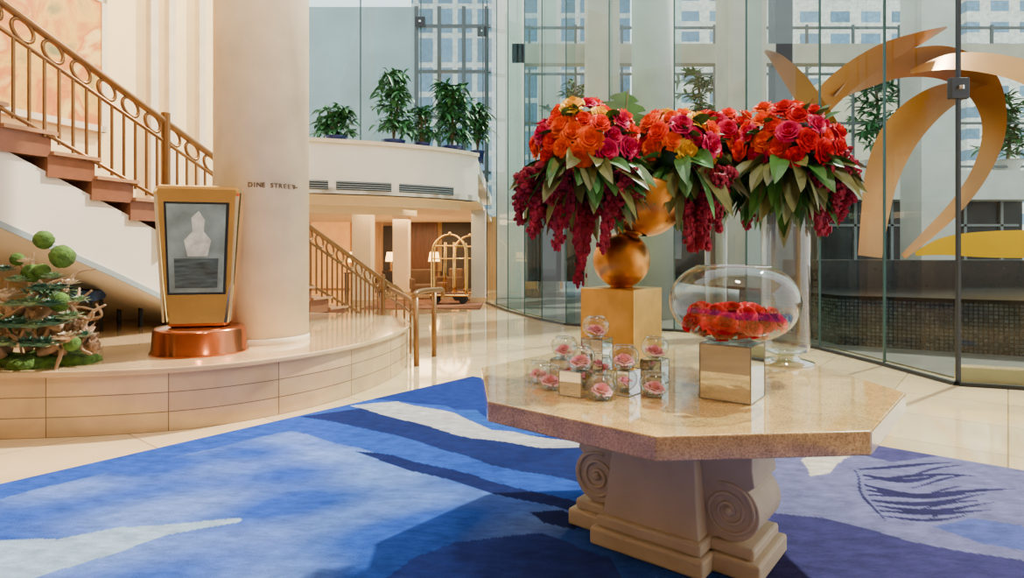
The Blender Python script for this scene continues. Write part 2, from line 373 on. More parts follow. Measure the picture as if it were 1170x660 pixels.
def railing(name,wd,label,t0,t1,newels):
    re=empty(name,SP(2,wd,RZ(2)-1.05),label,'railing')
    pts=spline([SP(t0,wd,RZ(t0)),SP(t1,wd,RZ(t1)),SP(t1+.25,wd,RZ(t1)-.06),SP(t1+.38,wd,RZ(t1)-.2),SP(t1+.3,wd,RZ(t1)-.32)],5)
    add('handrail',tube(pts,.038,10),bronze,re,smooth=True)
    add('second_rail',tube([SP(t0,wd,RZ(t0)-.23),SP(t1+.1,wd,RZ(t1+.1)-.23)],.02,8),bronze,re,smooth=True)
    add('bottom_rail',tube([SP(t0,wd,RZ(t0)-.95),SP(t1,wd,max(.06,RZ(t1)-.93))],.02,8),bronze,re,smooth=True)
    b=None; i=0; t=t0; r=None
    while t<t1:
        c=SP(t,wd,RZ(t)-.95)
        if b is None: b=add('baluster',tube([c,c+Vector((0,0,.72))],.0165,6),bronze,re)
        else: inst(b,'baluster',c,re)
        if i%2==0:
            cc=SP(t+.075,wd,RZ(t+.075)-.115)
            if r is None:
                ring=[cc+sv*.092*math.cos(a)+Vector((0,0,.092*math.sin(a)-.03*math.cos(a))) for a in [2*math.pi*q/24 for q in range(24)]]
                r=add('ring',tube(ring,.018,6,True),bronze,re,smooth=True,origin=cc)
            else: inst(r,'ring',cc,re)
        t+=.13; i+=1
    for t in newels:
        c=SP(t,wd,max(.02,RZ(t)-1.4))
        add('newel_post',tube([c,SP(t,wd,RZ(t)+.1)],.048,10),bronze,re)
    return re
railing('stair_railing',-.04,'bronze stair railing with ring frieze and slim balusters',-2.0,6.15,(1.62,6.1))
fe=empty('floor_handrail',(-1.15,7.9,0),'bronze handrail with two posts at the platform edge','railing')
pp=spline([W(446,330,11.2),W(462,338,9.3),W(474,346,7.9),W(473,338,7.55),W(480,333,7.7),W(496,331,8.25),W(505,331,8.7),W(506,338,8.75)],6)
add('top_rail',tube(pp,.034,10),bronze,fe,smooth=True)
pq=[Vector((q.x,q.y,q.z-.17)) for q in pp[:22]]
add('lower_rail',tube(pq,.02,8),bronze,fe,smooth=True)
add('post',tube([F(476,418),W(475,340,7.55)],.034,10),bronze,fe,smooth=True)
add('post',tube([F(496,407),W(496,334,8.25)],.034,10),bronze,fe,smooth=True)
for q in (3,6,9,12,15):
    c=pp[q]; add('baluster',tube([(c.x,c.y,0),(c.x,c.y,c.z)],.0155,6),bronze,fe)
# ---------------- blue chairs behind stairs
def chair(x,y,z,rz,label):
    e=empty('lounge_chair',(x,y,z),label,'chair','blue chairs under the stairs')
    def bx(nm,c,s,m,bv=.02):
        ca,sa=math.cos(rz),math.sin(rz); add(nm,box((x+c[0]*ca-c[1]*sa,y+c[0]*sa+c[1]*ca,z+c[2]),s,rz),m,e,bevel=bv)
    bx('seat',(0,0,.42),(.55,.55,.12),bluefab,.04); bx('backrest',(0,.27,.75),(.52,.1,.55),bluefab,.04)
    for a in(-.23,.23):
        for b in(-.23,.23): bx('leg',(a,b,.18),(.04,.04,.36),darkmetal,.005)
chair(-4.85,6.75,.5,.4,'blue upholstered chair with dark legs on the platform')
chair(-4.6,7.75,.5,-.5,'blue upholstered chair beneath the staircase')
# ---------------- mezzanine
BP=[(-4.2,12.4,0),(-3.6,12.6,0),(-2.7,12.95,0),(-1.9,13.4,0),(-1.3,13.85,0),(-.8,14.4,0)]
BS=spline(BP,6); BN=[(q.x,q.y) for q in BS]
add('wall_balcony',pathwall(BN,2.62,3.7,0.25),white,kind='structure')
add('ceiling_hall',prism(BN+[(-.8,24),(-12,24),(-12,13.5)],2.62,2.75),cream,kind='structure')
add('floor_mezzanine',prism([(a,b+.2) for a,b in BN]+[(-.8,24),(-12,24),(-12,13.7)],3.3,3.6),white,kind='structure')
add('trim_3',pathwall(offset(BN,.05),3.66,3.74,0.35),creamstone,kind='structure')
add('trim_4',pathwall(offset(BN,-.6),2.45,2.62,0.3),cream,kind='structure')
add('trim_5',pathwall(offset(BN,-2.2),2.36,2.62,0.3),cream,kind='structure')
def on_b(px):
    for i in range(len(BN)-1):
        a=585+FP*BN[i][0]/BN[i][1]; b=585+FP*BN[i+1][0]/BN[i+1][1]
        if a<=px<=b:
            t=(px-a)/(b-a); return Vector((BN[i][0]*(1-t)+BN[i+1][0]*t,BN[i][1]*(1-t)+BN[i+1][1]*t,0))
    return Vector((BN[-1][0],BN[-1][1],0)) if px>500 else Vector((BN[0][0],BN[0][1],0))
blk=mat('vent_black',(36,36,36),0.6)
for a,b in((352,375),(384,447),(456,518)):
    pts=[on_b(a+(b-a)*k/6) for k in range(7)]
    e=empty('air_vent',(pts[3].x,pts[3].y,2.72),'long dark slotted air vent in the white balcony wall','vent','balcony air vents')
    add('vent_recess',pathwall(offset([(q.x,q.y) for q in pts],.012),2.70,2.88,.03),blk,e)
    add('vent_louvres',join([pathwall(offset([(q.x,q.y) for q in pts],.03),z,z+.012,.03) for z in(2.72,2.765,2.81,2.855)]),greywall,e)
add('wall_mezzanine',box((-6.45,19,6.3),(7.1,0.2,5.4)),greywall,kind='structure')
fr=[]
for px in (476,502,530,556): 
    x=(px-585)/FP*18.9; fr.append(box((x,18.9,6.3),(.12,.12,5.4)))
for z in(3.9,5.6,7.0,8.4): fr.append(box((-1.8,18.9,z),(2.3,.08,.1)))
add('window_1',join(fr),mat('window_frame_dark',(54,62,64),.5),kind='structure')
for i,(a,b) in enumerate(((350,412),(413,481),(482,552))):
    d_=15.2; x0=(a-585)/FP*d_; x1=(b-585)/FP*d_
    add('window_%d'%(i+2),pane((x0,d_),(x1,d_),3.6,8.9),glass,kind='structure')
    add('glass_joint',box((x1,d_,6.25),(.03,.04,5.3)),glassedge,label='dark vertical joint between mezzanine glass panes',category='glass joint',group='mezzanine glass joints')
def boxcol(x,y,z0,z1,sx,m,label):
    e=empty('square_pillar',(x,y,z0),label,'pillar')
    add('pillar_shaft',box((x,y,(z0+z1)/2),(sx,sx,z1-z0)),m,e,bevel=.01)
    add('pillar_base',box((x,y,z0+.08),(sx+.08,sx+.08,.16)),topstone,e,bevel=.01)
boxcol(-4.0,16.5,0,2.62,.5,cream,'cream square pillar in the warm lit lounge')
boxcol(-3.6,20,0,2.62,.5,cream,'cream square pillar at the back of the lounge')
boxcol(-.95,17.5,0,2.62,.4,concrete,'pale pillar at the lounge entrance')
lampm=mat('lamp_glow',(255,196,110),0.5,emit=6.0)
dw=mat('dark_wood',(60,38,24),0.3,var=.2)
for x,y in((-2.9,22.8),(-4.5,22.8),(-5.4,21)):
    e=empty('table_lamp',(x,y,.75),'small table lamp with glowing warm shade','lamp','lounge lamps')
    add('lamp_base',lathe([(.1,.75),(.1,.78),(.03,.8),(.05,.95),(.02,1.1)],x,y,12),bronze,e,smooth=True)
    add('lamp_shade',lathe([(.22,1.1),(.16,1.45)],x,y,16),lampm,e,smooth=True)
    t=empty('side_table',(x,y,0),'dark wooden side table under a lamp','table','lounge side tables')
    add('table_top',box((x,y,.73),(.6,.5,.04)),dw,t)
    for a in(-.26,.26):
        for b in(-.2,.2): add('leg',box((x+a,y+b,.355),(.04,.04,.71)),dw,t)
def sconce_panel(px0,px1,y0,y1,d_,m,name,label,cat):
    a=W(px0,y0,d_); b=W(px1,y1,d_)
    return add(name,box(((a.x+b.x)/2,d_,(a.z+b.z)/2),(abs(b.x-a.x),.08,abs(a.z-b.z))),m,label=label,category=cat)
sconce_panel(462,500,250,329,23.9,mat('walnut',(84,48,26),.4,var=.3,scale=3,stretch=(5,5,.6)),'wall_panel','dark walnut wall panel in the lounge','wall panel')
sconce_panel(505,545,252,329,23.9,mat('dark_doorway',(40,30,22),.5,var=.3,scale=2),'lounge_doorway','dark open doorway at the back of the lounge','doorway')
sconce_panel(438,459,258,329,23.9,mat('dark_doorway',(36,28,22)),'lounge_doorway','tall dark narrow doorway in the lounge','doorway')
sconce_panel(356,400,252,329,23.9,mat('amber_panel',(236,170,86),.5,emit=.6),'glowing_panel','warm backlit amber wall panel','wall panel')
tan=mat('tan_fabric',(104,74,46),.8)
for x,y,rz in((-2.75,19,.3),(-2.1,20.3,-.8),(-4.6,19.5,1.2)):
    e=empty('lounge_armchair',(x,y,0),'tan upholstered lounge armchair','armchair','lounge armchairs')
    add('seat',box((x,y,.3),(.7,.7,.3),rz),tan,e,bevel=.05); ca,sa=math.cos(rz),math.sin(rz)
    add('backrest',box((x-.32*sa,y+.32*ca,.6),(.7,.12,.6),rz),tan,e,bevel=.05)
    for q in(-.34,.34): add('armrest',box((x+q*ca,y+q*sa,.45),(.1,.65,.35),rz),tan,e,bevel=.04)
    for q in(-.28,.28):
        for q2 in(-.28,.28): add('leg',box((x+q*ca-q2*sa,y+q*sa+q2*ca,.075),(.05,.05,.15),rz),dw,e)
add('area_rug',box((-2.3,16.9,.008),(3.0,3.2,.016)),mat('lobby_rug_pattern',(112,66,38),.9,var=.7,scale=3),label='patterned rust and gold carpet under the luggage carts',category='rug')
def cart(x,y,lab):
    e=empty('luggage_cart',(x,y,.016),lab,'luggage cart','brass birdcage luggage carts')
    add('cart_deck',box((x,y,.27),(.96,.56,.07)),mat('cart_carpet',(70,30,28),.9),e,bevel=.02)
    add('deck_rim',tube([(x-.5,y-.3,.25),(x+.5,y-.3,.25),(x+.5,y+.3,.25),(x-.5,y+.3,.25)],.03,8,True),cartgold,e)
    hoops=[]
    for sy in(-1,1):
        for sx in(-1,1):
            hoops.append(tube(spline([(x+sx*.46,y+sy*.27,.28),(x+sx*.46,y+sy*.27,1.3),(x+sx*.40,y+sy*.23,1.65),(x+sx*.2,y+sy*.1,1.86),(x,y,1.92)],6),.024,8))
        hoops.append(tube([(x-.46,y+sy*.27,1.25),(x+.46,y+sy*.27,1.25)],.014,6))
        hoops.append(tube([(x-.15,y+sy*.27,.28),(x-.12,y+sy*.2,1.7)],.014,6)); hoops.append(tube([(x+.15,y+sy*.27,.28),(x+.12,y+sy*.2,1.7)],.014,6))
    hoops.append(tube([(x-.46,y-.27,1.25),(x-.46,y+.27,1.25)],.016,6)); hoops.append(tube([(x+.46,y-.27,1.25),(x+.46,y+.27,1.25)],.016,6))
    hoops.append(tube([(x-.40,y,1.6),(x+.40,y,1.6)],.022,6)); hoops.append(sphere((x,y,1.94),.05))
    add('cage_frame',join(hoops),cartgold,e,smooth=True)
    for sx in(-1,1):
        for sy in(-1,1):
            add('wheel',extr([(0.11*math.cos(a),0.11*math.sin(a)) for a in [2*math.pi*q/16 for q in range(16)]],(x+sx*.38,y+sy*.2,.126),(1,0,0),(0,0,1),(0,1,0),-.025,.025),darkmetal,e)
    return e
cart((514-585)/FP*16.9,16.9,'brass birdcage luggage cart with carpeted deck')
cart((537-585)/FP*18.2,18.2,'brass luggage cart parked behind another cart')
# ---------------- potted plants
def foliage(c,n,L,wd,up=0.6,droop=.5,seed=1,spread=1.0,hz=0.0):
    r=random.Random(seed); P=[]
    for i in range(n):
        a=r.uniform(0,2*math.pi); e=r.uniform(up-.5,up+.5)
        d=Vector((math.cos(a)*spread,math.sin(a)*spread,math.tan(max(-.3,min(1.3,e)))))
        o=Vector(c)+Vector((r.gauss(0,.05),r.gauss(0,.05),r.uniform(0,hz)))
        P.append(leaf(o,d,L*r.uniform(.6,1.1),wd*r.uniform(.7,1.2),droop*r.uniform(.5,1.3),5,r.uniform(-.4,.4)))
    return join(P)
def potted(x,y,z,h,rad,n,label,seed,m=palm,pot=.22,lw=.1,group=None,ll=.4):
    e=empty('potted_plant',(x,y,z),label,'plant',group)
    add('pot',lathe([(pot*.7,z),(pot,z+.28),(pot*1.05,z+.3),(pot*.9,z+.3),(pot*.88,z+.24)],x,y,20),bluepot,e,smooth=True)
    r=random.Random(seed)
    P=[]
    for k in range(5):
        a=r.uniform(0,6.28); P.append(tube(spline([(x,y,z+.2),(x+.08*math.cos(a),y+.08*math.sin(a),z+h*.5),(x+.3*rad*math.cos(a),y+.3*rad*math.sin(a),z+h*.85)],4),.015,6))
    add('stem',join(P),mat('plant_stem',(96,84,52),.7),e)
    Fs=[]
    for k in range(n):
        t=r.uniform(.12,1.0); q=rad*(1.05-.45*t)*math.sqrt(r.random())*.8; a=r.uniform(0,6.28)
        Fs.append(foliage((x+q*math.cos(a),y+q*math.sin(a)*.7,z+.25+(h-.35)*t),9,ll*r.uniform(.7,1.1),lw,.45,.7,seed*17+k,1.0,.1))
    add('foliage',join(Fs),m,e)
def mz(px,off=.1):
    q=on_b(px); return q.x-.05,q.y+.62
for px,h,rad,n,sd,lb,pt,ll in((377,.95,.46,34,3,'low bushy green plant in blue pot on balcony ledge',.24,.32),(446,1.85,.46,46,4,'tall leafy plant in blue pot on balcony ledge',.26,.38),(480,1.1,.28,22,5,'small bushy plant in pot on balcony ledge',.18,.26),(516,1.85,.52,56,6,'wide leafy palm in pot on balcony ledge',.26,.44),(551,1.6,.28,26,8,'tall palm beside the glass wall on balcony',.18,.36)):
    x,y=mz(px); potted(x,y,3.6,h,rad,n,lb,sd,pot=pt,lw=.095,group='balcony plants',ll=ll)
# ---------------- curved glass wall
k=5
for i in range(len(GP)-1):
    a,b=Vector(GP[i]),Vector(GP[i+1]); d_=(b-a).normalized()
    add('window_%d'%k,pane(a+d_*.012,b-d_*.012,.03,9),glass,kind='structure'); k+=1
    add('trim_%d'%(k+40),wallseg(a,b,0,.04,.05,1),darkmetal,kind='structure')
    add('glass_mullion',box((b.x,b.y,4.5),(.024,.028,9) if i else (.028,.045,9)),glassedge if i else darkmetal,label='slim vertical joint between curved glass wall panes',category='mullion',group='glass wall joints')
add('trim_30',wallseg((6.6,5.82),(4.76,6.5),0,.18,.2,-1),topstone,kind='structure')
for i in (4,5,6,7,8,9,10):
    b=Vector(GP[i]); a=Vector(GP[i-1]); t=(b-a).normalized(); nn=Vector((t.y,-t.x)); 
    c=b+nn*.35
    add('glass_fin',pane(b,c,.03,9),glass,label='vertical glass stiffening fin on the curved glass wall',category='glass fin',group='glass wall fins')
for px,py,d_ in((1095,101,6.42),(930,128,8.95),(551,36,15.5),(480,25,15.1)):
    c=W(px,py,d_)
    e=empty('glass_clamp',c,'dark square metal patch fitting joining glass panes','fitting','glass wall fittings')
    add('clamp_plate',box(c,(.2 if d_<9 else .25,.06,.22 if d_<9 else .25)),darkmetal,e,bevel=.01)
    add('clamp_bolt',lathe([(.03,-.02),(.03,.02)],c.x,c.y-.04,12,c.z),mirror,e)
# ---------------- outside: water feature, terrace
mosaic=tilemat('mosaic_tile',(52,58,60),(16,18,20),.055,.055,.008,.15,0.0,.4,wallmap=True)
wp=[(4.75,10.4),(4.9,9.2),(9.5,6.6),(14,6.6),(14,21.5),(4.0,21.5),(4.0,13.2),(4.3,11.6)]
we=empty('water_feature',(8,12,0),'dark mosaic tiled pool wall behind the glass','water feature')
face=[wp[7],wp[0],wp[1],wp[2],wp[3]]; Ls=[0]; nf=5
for i in range(1,nf): Ls.append(Ls[-1]+math.dist(face[i],face[i-1]))
o=add('mosaic_wall',([(a,b,0.02) for a,b in face]+[(a,b,.7) for a,b in face],[(i,i+1,nf+i+1,nf+i) for i in range(nf-1)]),mosaic,we)
ul=o.data.uv_layers.new(name='UVMap')
for lp in o.data.loops:
    i=lp.vertex_index; ul.data[lp.index].uv=(Ls[i%nf],0 if i<nf else .7)
add('pool_surface',prism(wp,.7,.76),mat('dark_water',(16,18,18),.2,var=.4,scale=2,bump=.3,spec=.15),we)
add('sculpture_plinth',box((9.2,12.6,1.01),(6.6,1.5,.5)),mat('black_granite',(24,22,20),.2,var=.4,scale=8,spec=.2),label='low black granite plinth carrying the ribbon sculpture',category='plinth')
def ribbon(P,d0,th=.05,dd=0.0,tw=.12,ws=1.15):
    pts=[Vector((p[0],p[1],p[2])) for p in P]; S=spline(pts,12); m=len(S); rows=[[],[],[],[]]
    for i,p in enumerate(S):
        t=(S[min(i+1,m-1)]-S[max(i-1,0)]); t.z=0; t.normalize(); nn=Vector((-t.y,t.x,0)); wd=max(.6,p.z)/2*ws
        dep=d0+dd*math.sin(i/m*math.pi*1.5)
        for j,(sgn,off) in enumerate(((1,-th),(1,th),(-1,th),(-1,-th))):
            q=p+nn*wd*sgn; rows[j].append(W(q.x,q.y,dep+off+sgn*tw))
    parts=[]
    for j in range(4):
        a=rows[j]; b=rows[(j+1)%4]; v=[]; f=[]
        for i in range(m): v+=[a[i],a[i]*.5+b[i]*.5,b[i]]
        for i in range(m-1): f+=[(3*i,3*i+1,3*i+4,3*i+3),(3*i+1,3*i+2,3*i+5,3*i+4)]
        parts.append((v,f))
    return join(parts)
sre=empty('ribbon_sculpture',W(1060,291,12.2),'large golden ochre looping ribbon sculpture outside the glass','sculpture')
add('ribbon_band',ribbon([(874,58,3),(890,70,14),(912,96,22),(932,126,24),(952,152,18),(968,176,6)],11.9,tw=.25),sculpt,sre,smooth=True)
add('ribbon_band',ribbon([(1082,31,2),(1052,43,12),(1012,60,20),(975,84,24),(946,110,24),(926,140,16),(915,168,4)],12.05,tw=-.25),sculpt,sre,smooth=True)
add('ribbon_band',ribbon([(955,112,6),(985,92,18),(1030,74,26),(1080,72,34),(1118,92,36),(1134,125,28),(1134,160,22),(1118,200,17),(1092,236,14),(1062,266,11),(1032,293,6)],12.3,dd=.3,tw=.3),sculpt,sre,smooth=True)
add('ribbon_band',ribbon([(1128,100,6),(1095,104,20),(1060,122,32),(1028,155,38),(1008,200,34),(1000,245,28),(994,293,24)],12.7,tw=-.3),sculpt,sre,smooth=True)
add('ribbon_band',ribbon([(1040,82,4),(1090,70,16),(1150,76,22),(1200,96,26),(1250,140,22)],11.9,tw=-.2),sculpt,sre,smooth=True)
add('ribbon_band',ribbon([(1046,290,4),(1080,281,18),(1130,279,26),(1200,279,28),(1260,282,26)],11.7,tw=.0),yellowp,sre,label='bright yellow horizontal ribbon band',smooth=True)
dark=mat('dark_glazing',(30,36,38),.35,var=.7,scale=1.0,spec=.2)
add('wall_terrace_back',box((8.9,22,1.9),(18.6,.3,3.0)),dark,kind='structure')
add('trim_31',box((8.9,21.6,3.75),(18.6,1.2,1.0)),concrete,kind='structure')
fr=[box((x,21.8,1.9),(.10,.1,3.0)) for x in np.arange(.5,18,1.3)]+[box((9,21.8,2.4),(18,.1,.08))]
add('window_30',join(fr),mat('window_frame_grey',(110,114,112),.5),kind='structure')
def ocol(px0,px1,d_,rnd,m,z0=0.02,lab='pale concrete pillar outside the glass wall'):
    a=W(px0,0,d_); b=W(px1,0,d_); x=(a.x+b.x)/2; wd=b.x-a.x
    if rnd:
        o=add('round_column',lathe([(wd/2,z0),(wd/2,11)],x,d_,40),m,label='tall round pale grey column beyond the glass wall',category='column')
        for pl in o.data.polygons: pl.use_smooth=len(pl.vertices)==4
    else: add('square_column',box((x,d_+wd/2,(z0+11)/2),(wd,wd,11-z0)),m,label=lab,category='column',bevel=.01)
ocol(722,769,13.0,True,concrete)
ocol(832,876,16.5,False,concreteB,.76); ocol(672,708,18,False,concreteB); ocol(568,600,19,False,white); ocol(1053,1092,18,False,concrete,.76); ocol(615,640,22.5,False,concrete)
ocol(886,906,19,False,mat('slim_pillar_grey',(80,86,86),.5),.76,'slim grey pillar outside the glass wall')
add('roof_beam',box((9,19.2,7.6),(18,.4,.6)),concreteB,label='pale concrete beam spanning the outer columns',category='beam')
fr=[box((x,21.2,6.8),(.08,.08,5.0)) for x in np.arange(.6,18,1.6)]+[box((9,21.2,z),(18,.07,.08)) for z in(4.4,5.9,7.6,9.2)]
add('window_31',join(fr),mat('window_frame_grey2',(84,90,90),.5),kind='structure')
cityA=tilemat('office_facade_white',(110,142,166),(222,218,206),2.2,1.6,.42,.4,0,.25,wallmap=True)
cityB=tilemat('office_facade_blue',(84,118,142),(180,184,180),1.6,2.4,.22,.3,0,.25,wallmap=True)
def bld(px0,px1,d_,z0,z1,m,lab):
    x0=(px0-585)/FP*d_; x1=(px1-585)/FP*d_; o=add('office_building',box(((x0+x1)/2,d_+4,(z0+z1)/2),(x1-x0,8,z1-z0)),m,label=lab,category='building')
    ul=o.data.uv_layers.new(name='UVMap')
    for pl in o.data.polygons:
        for li in pl.loop_indices:
            c=o.data.vertices[o.data.loops[li].vertex_index].co; nx=abs(pl.normal.x)>.5
            ul.data[li].uv=((c.y if nx else c.x),c.z)
bld(770,840,48,0,30,cityA,'pale office tower with rows of square windows')
bld(905,1050,44,0,40,cityA,'white office tower with gridded windows')
bld(1105,1280,46,0,40,cityA,'white gridded office building beyond the terrace')
bld(600,720,52,0,26,cityB,'blue grey glass office building')
bld(470,570,50,0,24,cityB,'grey office building with tall windows')
bld(940,1060,34,0,11,mat('low_building_wall',(206,192,166),.7,var=.06),'low cream building beyond the terrace')
def tree(px,py0,py1,d_,rad,lab,seed,nn=30):
    b=W(px,py1,d_); t=W(px,py0,d_); b.z=4.25; h=t.z-b.z
    e=empty('planter_tree',(b.x,b.y,b.z),lab,'tree')
    add('planter',lathe([(.35,b.z),(.5,b.z+.4),(.54,b.z+.4),(.46,b.z+.34)],b.x,b.y,20),concrete,e)
    add('trunk',tube(spline([(b.x,b.y,b.z+.3),(b.x+.1,b.y,b.z+h*.4),(b.x-.05,b.y,b.z+h*.8)],5),.05,8),mat('plant_stem',(96,84,52)),e)
    rr=random.Random(seed)
    add('foliage',join([foliage((b.x+rr.gauss(0,rad*.35),b.y+rr.gauss(0,rad*.2),b.z+h*rr.uniform(.2,.95)),14,rad*.4,.12,.3,.4,seed*31+k_) for k_ in range(nn)]),palm,e)
tree(1000,45,186,21.5,1.4,'slim leafy tree in a planter on the terrace ledge',5,60)
tree(800,75,186,21.5,1.2,'small leafy tree in a planter beyond the glass',6,40)
tree(1150,105,186,21.5,1.2,'low green shrub in planter on the terrace ledge',7,40)
tree(655,85,186,21.5,1.1,'green shrub in planter beyond the glass',9,40)
# ---------------- rug
uu=Vector((.777,-.63,0)); un=Vector((-.63,-.777,0)); C0=np.array([-.44,6.82])
NA,NB=520,560; LA,LB=6.0,6.6
aa,bb=np.meshgrid(np.linspace(0,LA,NA),np.linspace(0,LB,NB),indexing='ij')
X=C0[0]+aa*un.x+bb*uu.x; Y=C0[1]+aa*un.y+bb*uu.y
def pip(poly):
    P=[F(x,y) for x,y in poly]; ins=np.zeros(X.shape,bool); n=len(P)
    for i in range(n):
        x0,y0=P[i].x,P[i].y;x1,y1=P[(i+1)%n].x,P[(i+1)%n].y
        if abs(y1-y0)<1e-9: continue
        c=((y0>Yw)!=(y1>Yw))&(Xw<(x1-x0)*(Yw-y0)/(y1-y0)+x0); ins^=c
    return ins
Xw=X+.015*np.sin(Y*9+X*4); Yw=Y+.015*np.sin(X*8-Y*3)
colr=np.zeros(X.shape+(4,)); colr[...,3]=1
def paint(mask,c,soft=1.0):
    l=np.array(lin(c)[:3]); colr[mask,:3]=colr[mask,:3]*(1-soft)+l*soft
paint(np.ones(X.shape,bool),(30,62,142))
nzv=np.sin(X*2.1+1.3*np.sin(Y*1.7))*np.cos(Y*2.6+X*.9)+.5*np.sin(X*6.3+Y*2.2+2*np.sin(Y*3))+.35*np.sin(Y*11-X*5)
m_=np.clip((nzv+.4)/1.8,0,1)
lt_=pip([(-300,690),(0,575),(150,535),(330,495),(410,515),(520,552),(660,592),(600,690),(-300,900)])
l1=np.array(lin((104,130,186))[:3]); 
for c_ in range(3): colr[...,c_]=np.where(lt_,colr[...,c_]*(1-m_*.55)+l1[c_]*m_*.55,colr[...,c_])
PL=[([(345,478),(420,468),(520,496),(600,500),(700,515),(700,565),(620,545),(560,535),(480,508),(420,492)],(16,28,78)),
([(398,466),(455,461),(520,474),(560,494),(640,503),(700,514),(620,514),(540,503),(470,485)],(150,146,150)),
([(425,458),(545,430),(620,440),(660,480),(700,512),(600,500),(560,488),(510,466),(470,462)],(18,38,104)),
([(520,472),(545,470),(565,484),(620,492),(690,500),(600,500),(550,488)],(28,66,140)),
([(405,519),(450,523),(540,546),(660,578),(664,592),(560,566),(470,540)],(14,24,72)),
([(603,590),(640,588),(660,600),(656,610),(620,603)],(14,24,72)),
([(-200,640),(0,622),(60,622),(140,606),(272,597),(272,602),(200,614),(140,632),(60,657),(0,680),(-200,760)],(118,142,166)),
([(420,690),(470,640),(520,622),(620,615),(700,640),(720,690)],(28,44,110)),
([(860,505),(1000,500),(1180,515),(1400,560),(1400,800),(880,760),(870,640),(885,560)],(86,84,120)),
([(880,588),(940,596),(1040,622),(1170,645),(1300,700),(1000,760),(870,700)],(42,38,80)),
([(915,528),(955,519),(985,520),(968,528),(945,545),(925,548)],(170,158,146)),
([(985,508),(1100,512),(1080,524),(1020,530),(990,524)],(54,50,92)),
([(1060,604),(1110,596),(1170,606),(1250,650),(1120,625)],(60,68,122))]
for pl,c in PL: paint(pip(pl),c)
def stroke(x0,y0,x1,y1,bend,w0=2.2):
    up=[];dn=[]
    for k_ in range(9):
        t=k_/8; x=x0+(x1-x0)*t; y=y0+(y1-y0)*t+bend*math.sin(math.pi*t); w_=w0*math.sin(math.pi*(.12+.85*t))
        up.append((x,y-w_/2)); dn.append((x,y+w_/2))
    paint(pip(up+dn[::-1]),(28,24,60))
rs=random.Random(4)
stroke(975,540,1010,600,6,7)
for i in range(10):
    y0=540+i*6; x0=980+i*3
    stroke(x0,y0,x0+rs.uniform(90,175),y0+rs.uniform(-10,14),rs.uniform(-7,7),rs.uniform(3.2,5.5))
    if i%2: stroke(x0+50,y0+2,x0+rs.uniform(80,130),y0+rs.uniform(-12,-4),-2,2.6)
strk=1+.08*np.sin(X*31+Y*17+3*np.sin(Y*5))*np.sin(Y*27-X*11)
colr[...,:3]*=strk[...,None]
me=bpy.data.meshes.new('lobby_rug')
Z=np.full(X.shape,.02)
co_=np.stack([X,Y,Z],-1).reshape(-1,3)
idx=np.arange(NA*NB).reshape(NA,NB)
q=np.stack([idx[:-1,:-1],idx[1:,:-1],idx[1:,1:],idx[:-1,1:]],-1).reshape(-1,4)
me.vertices.add(len(co_)); me.vertices.foreach_set('co',co_.ravel())
me.loops.add(q.size); me.loops.foreach_set('vertex_index',q.ravel().astype(np.int32))
me.polygons.add(len(q)); me.polygons.foreach_set('loop_start',(np.arange(len(q))*4).astype(np.int32)); me.polygons.foreach_set('loop_total',np.full(len(q),4,np.int32))
me.update(calc_edges=True)
at=me.color_attributes.new('Col','FLOAT_COLOR','POINT'); at.data.foreach_set('color',colr.reshape(-1).astype(np.float32))
rm=bpy.data.materials.new('blue_rug_pile'); rm.use_nodes=True; n_=rm.node_tree; b=n_.nodes['Principled BSDF']; b.inputs['Roughness'].default_value=.95; b.inputs['Specular IOR Level'].default_value=.1
vc=n_.nodes.new('ShaderNodeVertexColor'); vc.layer_name='Col'
tc=n_.nodes.new('ShaderNodeTexCoord'); mp=n_.nodes.new('ShaderNodeMapping'); mp.inputs['Rotation'].default_value=(0,0,.6); mp.inputs['Scale'].default_value=(1.5,4,1); n_.links.new(tc.outputs['Object'],mp.inputs[0])
nz=n_.nodes.new('ShaderNodeTexNoise'); nz.inputs['Scale'].default_value=3.5; nz.inputs['Detail'].default_value=12; nz.inputs['Roughness'].default_value=.85; n_.links.new(mp.outputs[0],nz.inputs['Vector'])
mr=n_.nodes.new('ShaderNodeMapRange'); mr.inputs[1].default_value=.3; mr.inputs[2].default_value=.7; mr.inputs[3].default_value=.55; mr.inputs[4].default_value=1.65; n_.links.new(nz.outputs['Fac'],mr.inputs[0])
mx=n_.nodes.new('ShaderNodeMix'); mx.data_type='RGBA'; mx.blend_type='MULTIPLY'; mx.inputs[0].default_value=1; n_.links.new(vc.outputs[0],mx.inputs[6]); n_.links.new(mr.outputs[0],mx.inputs[7]); n_.links.new(mx.outputs[2],b.inputs['Base Color'])
n3=n_.nodes.new('ShaderNodeTexNoise'); n3.inputs['Scale'].default_value=160; n_.links.new(tc.outputs['Object'],n3.inputs['Vector']); bp=n_.nodes.new('ShaderNodeBump'); bp.inputs['Strength'].default_value=.3; bp.inputs['Distance'].default_value=.01; n_.links.new(n3.outputs['Fac'],bp.inputs['Height']); n_.links.new(bp.outputs[0],b.inputs['Normal'])
me.materials.append(rm)
re_=empty('lobby_rug',(C0[0],C0[1],0),'large blue and plum abstract patterned hand tufted rug','rug')
ob=bpy.data.objects.new('rug_pile',me); COL.objects.link(ob); place(ob,(0,0,0),re_)
cs=[Vector((C0[0],C0[1],0)),Vector((C0[0],C0[1],0))+un*LA,Vector((C0[0],C0[1],0))+un*LA+uu*LB,Vector((C0[0],C0[1],0))+uu*LB]
add('rug_backing',prism([(c.x,c.y) for c in cs],0.001,.018),mat('rug_edge',(28,50,120),.95),re_)
